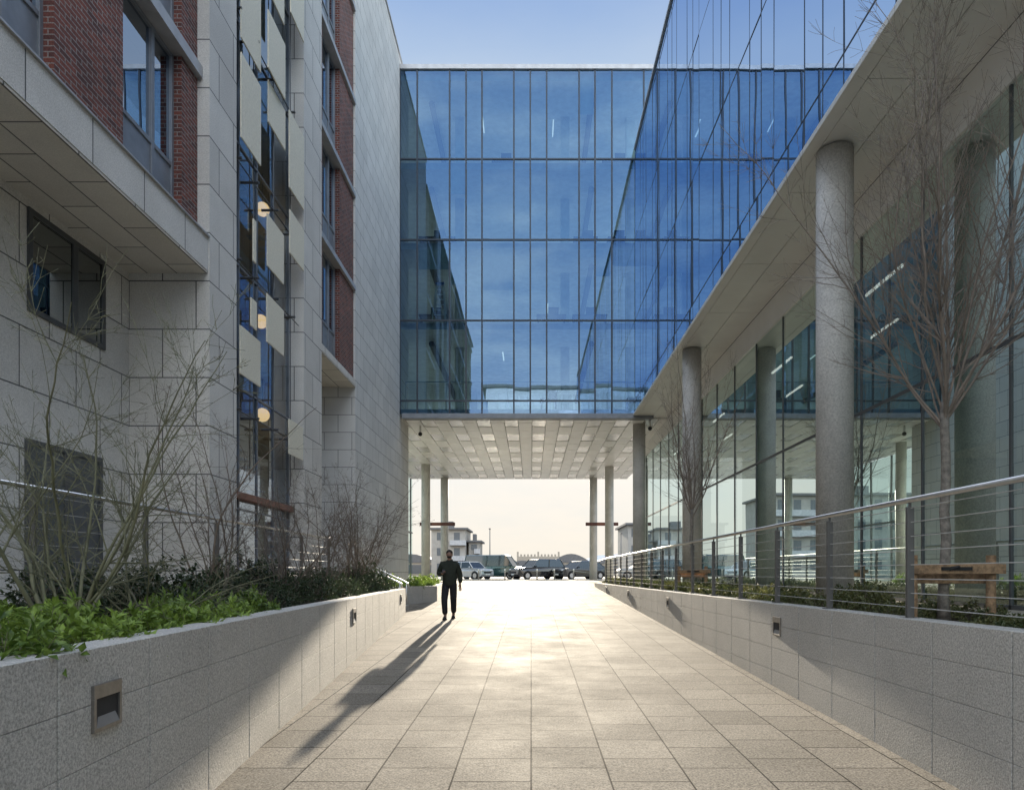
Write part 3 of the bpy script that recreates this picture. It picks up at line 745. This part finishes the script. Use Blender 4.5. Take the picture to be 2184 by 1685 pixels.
# ------------------------------------------------------------ evergreen shrubs
def leaf(mb,p,d,L,W,rg):
    d=d.normalized(); s=d.cross(Vector((0,0,1)))
    if s.length<.1: s=Vector((1,0,0))
    s.normalize(); s.rotate(Matrix.Rotation(rg.uniform(-.7,.7),3,d)); n=s.cross(d)
    b=len(mb.v)
    for q_ in (p,p+d*L*.45+s*W+n*W*.25,p+d*L+n*(-L*.12),p+d*L*.45-s*W+n*W*.25,p+d*L*.5):
        mb.v.append(tuple(q_))
    mb.f+=[(b,b+1,b+4),(b+1,b+2,b+4),(b,b+4,b+3),(b+4,b+2,b+3)]; mb.m+=[0]*4
def bush_mesh(seed,r,h,nros,per,L,W,stemmat,lmat,tw=.004):
    rg=random.Random(seed); st_=MB(); st_.norecalc=True; lf=MB(); lf.norecalc=True
    for i in range(nros):
        az=rg.uniform(0,2*math.pi); rr=r*math.sqrt(rg.random()); k=(1-(rr/r)**2*.75)
        z=h*k*rg.uniform(.35,1.2)
        tip=Vector((math.cos(az)*rr,math.sin(az)*rr,z)); base=Vector((math.cos(az)*rr*.3,math.sin(az)*rr*.3,-.05))
        mid=(tip+base)/2+Vector((rg.gauss(0,.03),rg.gauss(0,.03),.03))
        if i%2==0: st_.tube([base,mid,tip],[tw,tw*.7,tw*.4],3,cap=False)
        axis=(tip-mid).normalized()
        for j in range(per):
            a2=2*math.pi*j/per*1.62+rg.random(); el=rg.uniform(.1,1.1)
            o_=axis.orthogonal().normalized(); o_.rotate(Matrix.Rotation(a2,3,axis))
            leaf(lf,tip-axis*rg.uniform(0,L*1.4),(axis*math.sin(el)+o_*math.cos(el)),L*rg.uniform(.7,1.15),W*rg.uniform(.8,1.2),rg)
    def mk(b,n,m):
        me=bpy.data.meshes.new(n); me.from_pydata(b.v,[],b.f); me.materials.append(m); return me
    return mk(st_,'stem',stemmat),mk(lf,'foliage',lmat)
def plant(name,label,meshes,loc,s,rot,group):
    e=thing(name,label,'shrub',loc,group=group); e.scale=(s,s,s*R.uniform(.8,1.25)); e.rotation_euler=(0,0,rot)
    for n,m in (('stem',meshes[0]),('foliage',meshes[1])):
        o=link(bpy.data.objects.new(n,m)); o.parent=e
lau=[bush_mesh(s,.34,.27,85,9,.085,.016,M_gbark,M_laurel) for s in (1,2,3)]
dk=[bush_mesh(s,.5,.6,300,10,.045,.013,M_dtwig,M_dleaf) for s in (4,5,6)]
cv=[bush_mesh(s,.36,.3,150,9,.05,.013,M_dtwig,M_cover) for s in (7,8)]
for (x,d) in [(-2.55,2.35),(-2.75,2.8),(-3.1,3.1),(-2.5,3.2),(-2.85,3.6),(-3.4,3.5),(-3.7,4.1),(-2.6,4.1),(-3.1,4.3),(-2.75,4.8),(-3.35,4.9),(-2.8,5.4),(-3.9,5.0),(-3.2,5.9),(-2.85,6.1),(-2.9,6.7),(-3.4,6.6),(-3.0,7.3),(-4.2,4.4),(-4.4,5.6),(-3.6,7.5)]:
    plant('laurel_shrub','low bright green laurel shrub spilling over the planter edge',R.choice(lau),(x,d,1.26),R.uniform(.75,1.15),R.uniform(0,6),'laurel shrubs in the planter')
d=6.5
while d<19:
    for x in (lx(d)-.62,lx(d)-1.35,-4.6):
        if d<8 and x>-3.6: continue
        plant('evergreen_shrub','dark small-leaved evergreen shrub in the planter',R.choice(dk),(x+R.uniform(-.12,.12),d+R.uniform(-.2,.2),1.24),R.uniform(.7,1.1)*(.8 if x>-3.8 else 1.05),R.uniform(0,6),'evergreen shrubs in the planter')
    d+=.85
for d,x in ((22.3,-4.55),(23.6,-4.1),(24.8,-3.95),(26,-4.15),(27.5,-4.3),(29,-4.4),(30.5,-4.55),(32,-4.7)):
    plant('evergreen_shrub','low green shrub in the angled planter',R.choice(lau),(x,d,1.22),1.35,R.uniform(0,6),'shrubs in the angled planter')
d=4.4
while d<33:
    for x in (3.75,4.35,4.95):
        near=d<8.2
        plant('low_shrub','low mixed green and russet shrub behind the railing',R.choice(cv),(x+R.uniform(-.15,.15),d+R.uniform(-.2,.2),1.22),R.uniform(.65,.9) if near else R.uniform(.75,1.1),R.uniform(0,6),'low shrubs behind the railing')
    d+=.74

# ------------------------------------------------------------ person
pr=thing('person','man in dark green jacket and jeans walking with phone in hand','person',(-2.13,17.8,gz(17.8)))
M_skin=simple('skin',(.27,.16,.12),.55); M_jack=simple('dark green jacket',(.018,.024,.017),.85,var=.3,scale=12,bs=.5,bscale=25)
M_jean=simple('dark jeans',(.010,.011,.015),.85,var=.3,scale=15,bs=.4,bscale=30); M_shoe=simple('black shoes',(.012,.012,.012),.4); M_hair=simple('dark hair',(.02,.015,.011),.8,bs=.8,bscale=90)
def skin(name,verts,edges,rads,mat,root=0,sub=2):
    me=bpy.data.meshes.new(name); me.from_pydata(verts,edges,[]); o=link(bpy.data.objects.new(name,me))
    sk=o.modifiers.new('s','SKIN'); sk.use_smooth_shade=True
    for i,r in enumerate(rads):
        sv=me.skin_vertices[0].data[i]; sv.radius=(r,r) if not isinstance(r,tuple) else r; sv.use_root=(i==root)
    ss=o.modifiers.new('u','SUBSURF'); ss.levels=sub; ss.render_levels=sub
    dg=bpy.context.evaluated_depsgraph_get(); me2=bpy.data.meshes.new_from_object(o.evaluated_get(dg))
    bpy.data.objects.remove(o); me2.materials.clear(); me2.materials.append(mat)
    return me2
V=[];E=[];RD=[]
def j(p,r,prev=None):
    V.append(p);RD.append(r)
    if prev is not None:E.append((prev,len(V)-1))
    return len(V)-1
pel=j((0,0,.96),(.15,.105)); sp=j((0,.0,1.14),(.14,.1),pel); ch=j((0,.005,1.34),(.16,.11),sp); nb=j((0,.01,1.48),.075,ch); nk=j((0,-.005,1.56),.055,nb)
hd=j((0,-.02,1.64),(.07,.085),nk); ht=j((0,-.02,1.73),(.07,.085),hd)
def arm(s,el,wr,fd):
    sh=j((s*.175,.01,1.43),.062,ch); e_=j(el,.045,sh); w_=j(wr,.028,e_)
    fd=Vector(fd).normalized(); pm=Vector(wr)+fd*.07; p=j(tuple(pm),(.034,.02),w_)
    side=Vector((1,0,0)) if abs(fd.x)<.6 else Vector((0,1,0))
    curl=Vector((0,-.4,.1)) if fd.z<-.5 else Vector((.3,0,.25))
    for k,(o_,L) in enumerate(((-.03,.065),(-.01,.078),(.01,.075),(.03,.058))):
        b=pm+side*o_+fd*.03; a=j(tuple(b),.0095,p); m_=b+fd*L*.55; c=j(tuple(m_),.009,a); t=m_+(fd+curl).normalized()*L*.5; j(tuple(t),.0075,c)
    a=j(tuple(Vector(wr)+fd*.03+side*.03*-s),.011,w_); j(tuple(Vector(wr)+fd*.07+side*.05*-s+Vector((0,-.01,.01))),.009,a)
arm(-1,(-.27,.02,1.16),(-.15,-.22,1.19),(.35,-.9,.25))
arm(1,(.25,.06,1.14),(.27,.06,.90),(.03,-.1,-1))
def leg(s,kn,an):
    h=j((s*.095,0,.90),.092,pel); k=j(kn,.062,h); a=j(an,.042,k); f=j((an[0]+s*.01,an[1]-.06,.045),.04,a); j((an[0]+s*.02,an[1]-.17,.035),.035,f)
leg(-1,(-.11,-.17,.50),(-.085,-.20,.09)); leg(1,(.10,-.02,.50),(.075,.24,.12))
body=skin('body',V,E,RD,M_skin)
bm=bmesh.new(); bm.from_mesh(body)
hb=MB(); hb.ell((0,-.02,1.685),(.076,.095,.115),20,14); hb.ell((0,-.118,1.672),(.013,.02,.024),10,8); hb.ell((0,-.105,1.632),(.024,.012,.007),10,6)
for s in (-1,1): hb.ell((s*.078,-.01,1.68),(.01,.02,.03),8,8); hb.ell((s*.03,-.098,1.695),(.015,.013,.009),8,6)
tm=bpy.data.meshes.new('t'); tm.from_pydata(hb.v,[],hb.f); bm.from_mesh(tm); bm.to_mesh(body); bm.free()
body.polygons.foreach_set('use_smooth',[True]*len(body.polygons))
o=link(bpy.data.objects.new('body',body)); o.parent=pr
def sub(vs,es,rs,name,mat):
    m_=skin(name,vs,es,rs,mat); o_=link(bpy.data.objects.new(name,m_)); o_.parent=pr
sub([(0,0,.82),(0,.0,.98),(0,.0,1.15),(0,.005,1.34),(0,.01,1.47),(0,.0,1.56),(-.19,.01,1.43),(-.285,.02,1.16),(-.175,-.19,1.185),(.19,.01,1.43),(.27,.06,1.14),(.275,.06,.93)],
    [(0,1),(1,2),(2,3),(3,4),(4,5),(3,6),(6,7),(7,8),(3,9),(9,10),(10,11)],
    [(.20,.15),(.20,.15),(.195,.15),(.205,.155),(.13,.11),(.082,.082),.10,.080,.055,.10,.080,.055],'jacket',M_jack)
sub([(0,0,.97),(-.098,0,.88),(-.115,-.17,.50),(-.09,-.20,.11),(.098,0,.88),(.105,-.02,.50),(.08,.24,.14)],
    [(0,1),(1,2),(2,3),(0,4),(4,5),(5,6)],[.13,.118,.090,.074,.118,.090,.074],'jeans',M_jean)
for s,(ax,ay) in ((-1,(-.09,-.20)),(1,(.08,.24))):
    mb=MB(); mb.ell((ax,ay-.07,.045),(.052,.15,.05),14,8); mb.box(ax-.048,ax+.048,ay-.2,ay+.06,0.0,.03)
    o=mb.obj('shoe',M_shoe,None,smooth=True); o.parent=pr
mb=MB(); mb.ell((0,-.005,1.725),(.086,.1,.09),18,12); mb.ell((0,.03,1.68),(.082,.075,.09),16,10); mb.ell((0,-.075,1.62),(.056,.042,.038),14,8)
o=mb.obj('hair',M_hair,None,smooth=True); o.parent=pr
ph=thing('mobile_phone','dark mobile phone held in the hand','phone',(-2.13-.115,17.8-.33,gz(17.8)+1.24))
mb=MB(); mb.box(-.036,.036,-.005,.005,-.07,.07); o=mb.obj('case',M_dark,None,bevel=.004); o.parent=ph; o.rotation_euler=(math.radians(-50),0,0)

# ------------------------------------------------------------ cars
M_tyre=simple('tyre rubber',(.02,.02,.02),.85); M_rim=simple('alloy rim',(.45,.45,.46),.3,.9); M_lens=simple('headlight lens',(.6,.6,.58),.1); M_tail=simple('tail light',(.4,.02,.02),.2)
def paint(n,c):
    m,nt,b=newmat(n); b.inputs['Base Color'].default_value=(*c,1); b.inputs['Roughness'].default_value=.25; b.inputs['Metallic'].default_value=.3; b.inputs['Coat Weight'].default_value=1; return m
simpleglass=simple('dark car window',(.02,.025,.03),.05,spec=.8)
def car(label,mat,L,W,H,belt,ws,rf,rr,rw,hood,loc,rot,cat='car',wr=.32,group='cars parked along the street'):
    e=thing('parked_'+cat,label,cat,(0,0,0),group=group)
    X=lambda t:(t-.5)*L
    fa,ra=X(.81),X(.18); cl=.2
    pts=[(X(0.005),.45),(X(0.01),cl+.05),(ra-wr-.06,cl)]
    for k in range(9):
        a=math.pi-k*math.pi/8; pts.append((ra+math.cos(a)*(wr+.06),wr+math.sin(a)*(wr+.06)-.02))
    pts+=[(ra+wr+.06,cl),(fa-wr-.06,cl)]
    for k in range(9):
        a=math.pi-k*math.pi/8; pts.append((fa+math.cos(a)*(wr+.06),wr+math.sin(a)*(wr+.06)-.02))
    pts+=[(fa+wr+.06,cl),(X(.985),cl+.03),(X(1),.42),(X(.985),hood-.18),(X(.95),hood-.07),(X(ws)+.05,hood+.02),(X(ws),belt),(X(rw),belt),(X(.01),belt-.06)]
    mb=MB(); n=len(pts)
    for s in (-1,1):
        for (x,z) in pts: mb.v.append((x,s*(W/2-(.05 if z>belt-.08 else 0)-(.06 if abs(x)>L*.47 else 0)),z))
    mb.f.append(tuple(range(n))); mb.f.append(tuple(reversed(range(n,2*n))))
    for i in range(n): k=(i+1)%n; mb.f.append((i,k,n+k,n+i))
    mb.m=[0]*len(mb.f)
    b=mb.obj('body',mat,None,bevel=.03); b.parent=e
    w0=W/2-.06; w1=W/2-.2
    g=MB(); g.hexa([(X(rw),-w0,belt-.01),(X(ws),-w0,belt-.01),(X(ws),w0,belt-.01),(X(rw),w0,belt-.01),(X(rr),-w1,H-.06),(X(rf),-w1,H-.06),(X(rf),w1,H-.06),(X(rr),w1,H-.06)])
    o=g.obj('window',simpleglass,None); o.parent=e
    r=MB(); r.hexa([(X(rr)-.03,-w1-.02,H-.06),(X(rf)+.03,-w1-.02,H-.06),(X(rf)+.03,w1+.02,H-.06),(X(rr)-.03,w1+.02,H-.06),(X(rr)+.12,-w1+.1,H),(X(rf)-.15,-w1+.1,H),(X(rf)-.15,w1-.1,H),(X(rr)+.12,w1-.1,H)])
    for s in (-1,1):
        for (xb,xt) in ((X(ws),X(rf)),(X(rw),X(rr)),((X(ws)+X(rw))/2,(X(rf)+X(rr))/2)):
            r.tube([(xb,s*(w0+.005),belt-.02),(xt,s*(w1+.01),H-.05)],.035,6)
    o=r.obj('roof',mat,None); o.parent=e
    for x in (fa,ra):
        for s in (-1,1):
            t=MB(); t.tube([(x,s*(W/2-.22),wr),(x,s*(W/2-.005),wr)],wr,24); to=t.obj('wheel',M_tyre,None); to.parent=e
            t=MB(); t.tube([(x,s*(W/2-.02),wr),(x,s*(W/2+.004),wr)],wr*.62,14); t2=t.obj('rim',M_rim,None); t2.parent=to
    for s in (-1,1):
        t=MB(); t.ell((X(.975),s*(W/2-.28),hood-.2),(.09,.2,.085),12,8); o=t.obj('headlight',M_lens,None,smooth=True); o.parent=e
        t=MB(); t.ell((X(.015),s*(W/2-.16),belt-.22),(.05,.12,.12),12,8); o=t.obj('tail_light',M_tail,None,smooth=True); o.parent=e
        t=MB(); t.ell((X(ws)-.25,s*(W/2+.06),belt+.06),(.07,.1,.07),10,8); o=t.obj('mirror',mat,None,smooth=True); o.parent=e
    t=MB(); t.box(X(1)-.01,X(1)+.012,-.26,.26,.36,.47); o=t.obj('number_plate',M_white,None); o.parent=e
    t=MB(); t.box(X(1)-.02,X(1)+.006,-.45,.45,.5,.66); o=t.obj('grille',M_dark,None); o.parent=e
    e.location=loc; e.rotation_euler=(0,0,rot)
pb=paint('black paint',(.02,.02,.022)); pw=paint('silver white paint',(.45,.46,.47)); pt=paint('teal paint',(.02,.06,.06)); pg=paint('silver paint',(.30,.31,.32))
gzr=1.235
rd=math.radians
car('silver white hatchback parked at the kerb',pw,3.7,1.65,1.48,.95,.74,.6,.12,.02,.92,(-5.0,56.8,gzr),rd(-38))
car('dark teal passenger van parked at the kerb',pt,5.2,1.95,2.1,1.15,.86,.74,.04,.01,1.12,(-3.2,60.0,gzr),rd(-14),cat='van')
car('black estate car facing the passage',pb,4.7,1.9,1.7,1.05,.70,.58,.1,.03,1.0,(.5,57.8,gzr),rd(-150))
car('black saloon car parked at the kerb',pb,4.7,1.85,1.55,.97,.72,.58,.2,.06,.95,(4.1,57.8,gzr),rd(-148))
car('silver car parked at the kerb',pg,4.3,1.8,1.5,.95,.72,.58,.14,.04,.93,(9.5,58.8,gzr),rd(180))
for x in (-6.2,-4.1,-2.05,.45,1.8,3.3):
    e=thing('bollard','slim stainless steel bollard at the plaza edge','bollard',(x,53.2,1.232),group='bollards at the plaza edge')
    mb=MB(); mb.tube([(0,0,0),(0,0,.82),(0,0,.86)],[.055,.055,.04],14); o=mb.obj('shaft',M_steel,None,smooth=True); o.parent=e
    mb=MB(); mb.tube([(0,0,.68),(0,0,.72)],.058,14); o=mb.obj('band',M_dark,None); o.parent=e

# ------------------------------------------------------------ background buildings
M_fw=blocks('far render wall',(.40,.37,.33),(.42,.39,.35),(.36,.34,.31),8,3,.02,bs=.1)
M_fb=simple('far slate roof',(.14,.135,.135),.7); M_fs=simple('far stone',(.36,.31,.25),.8); M_fwin=simple('far window',(.10,.11,.12),.3)
M_pale=simple('pale cladding',(.80,.80,.78),.6)
def far_block(x0,x1,y,dp,h,fl,label,name='apartment_block',n=None,wall=None,back=False):
    e=thing(name,label,'building',((x0+x1)/2,y,1.2))
    yf=y+dp if back else y; sg=-1 if back else 1
    mb=MB(); mb.box(x0,x1,y,y+dp,-.2,1.2+h); mb.obj('wall',wall or M_fw,e)
    mb=MB(); mb.box(x0-.5,x1+.5,y-.7,y+dp+.5,1.2+h,1.2+h+.35); mb.box(x0+(x1-x0)*.3,x0+(x1-x0)*.6,y+2,y+5,1.2+h+.35,1.2+h+1.8); mb.obj('roof',M_fb,e)
    n=n or int((x1-x0)/2.6)
    for f in range(fl):
        for i in range(n):
            cx=x0+(i+.5)*(x1-x0)/n; z=1.2+h/fl*(f+.3)
            mb=MB(); mb.box(cx-.6,cx+.6,yf-.04*sg,yf+.02*sg,z,z+h/fl*.5); 
            if n*fl<100: mb.obj('window',M_fwin,e)
    mb=MB()
    for f in range(1,fl): mb.box(x0+(x1-x0)*.55,x1+.2,yf-.9*sg,yf-.05*sg,1.2+h/fl*f-.1,1.2+h/fl*f+.9)
    mb.obj('balcony',M_ledge,e)
far_block(-20.5,-13.5,140,12,9.5,3,'pale rendered apartment block with flat overhanging roof')
far_block(-13.0,-10.8,142,9,7.0,3,'pale stepped apartment wing with balconies',n=1)
far_block(17,34,120,14,9.0,3,'pale rendered apartment block beyond the street',n=7)
far_block(38,60,100,14,13,4,'tall pale apartment block beyond the street',n=8)
far_block(-50,-26,110,14,13,4,'tall pale apartment block beyond the car park',n=9)
far_block(-6,12,-44,14,25.5,7,'pale office block facing the passage across the street',name='office_block',n=12,wall=M_pale,back=True)
e=thing('stone_hall','low stone hall with crenellated parapet','building',(3,190,1.2))
mb=MB(); mb.box(-4,8,190,200,1.2,1.2+5.2)
for i in range(13): mb.box(-4+i*.95,-3.5+i*.95,190,190.5,6.4,7.0+(.7 if i in (0,6,12) else 0))
mb.obj('wall',M_fs,e)
for i in range(6):
    mb=MB(); mb.box(-3+i*1.9,-2.1+i*1.9,189.95,190.05,3,5.2); mb.obj('window',M_fwin,e)
for (x0,x1,y,h,lab) in ((-10,-3,150,4.6,'low warehouse with dark curved roof'),(4.5,13,150,4.8,'low warehouse with dark curved roof'),(-34,-22,160,5,'low warehouse with dark curved roof'),(14.5,28,160,4.6,'low warehouse with dark curved roof'),(-6,1.5,165,3.6,'long low shed with dark shallow roof'),(0,9,158,3.3,'long low shed with dark shallow roof'),(-22,-8,175,5.2,'long low shed with dark shallow roof')):
    e=thing('warehouse',lab,'building',((x0+x1)/2,y,1.2))
    mb=MB(); mb.box(x0,x1,y,y+12,1.2,1.2+h*.6); mb.obj('wall',M_fs,e)
    mb=MB(); n=10; poly=[(x0-.2,1.2+h*.6)]+[(x0-.2+(x1-x0+.4)*k/n,1.2+h*.6+h*.4*math.sin(math.pi*k/n)) for k in range(1,n)]+[(x1+.2,1.2+h*.6)]
    b=len(poly); mb.v=[(p[0],y-.2,p[1]) for p in poly]+[(p[0],y+12.2,p[1]) for p in poly]
    mb.f=[tuple(range(b)),tuple(reversed(range(b,2*b)))]+[(i,(i+1)%b,b+(i+1)%b,b+i) for i in range(b)]; mb.m=[0]*len(mb.f)
    mb.obj('roof',M_fb,e)
    mb=MB(); mb.box(x0+1,x1-1,y-.05,y+.01,1.6,1.2+h*.5); mb.obj('door',M_fwin,e)
mb=MB(); mb.norecalc=True; n=80
for i in range(n+1):
    x=-900+1800*i/n; h=16+10*math.sin(i*.31)+6*math.sin(i*.83+1)+3*math.sin(i*1.9)
    mb.v+=[(x,900,0),(x,960,max(9,h)),(x,1300,0)]
for i in range(n):
    for k in range(2): a=3*i+k; mb.f.append((a,a+3,a+4,a+1)); mb.m.append(0)
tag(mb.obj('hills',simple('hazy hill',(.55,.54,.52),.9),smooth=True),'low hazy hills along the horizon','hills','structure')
for (x,y,h) in ((-5.45,90,6.3),(12.5,95,6)):
    e=thing('street_lamp','slim grey street lamp beyond the street','street lamp',(x,y,1.22),group='street lamps beyond the street')
    mb=MB(); mb.tube([(0,0,0),(0,0,h)],[.09,.05],10); o=mb.obj('pole',M_post,None,smooth=True); o.parent=e
    mb=MB(); mb.box(-.12,.12,-.5,.1,h,h+.12); o=mb.obj('lamp_head',M_post,None,bevel=.02); o.parent=e
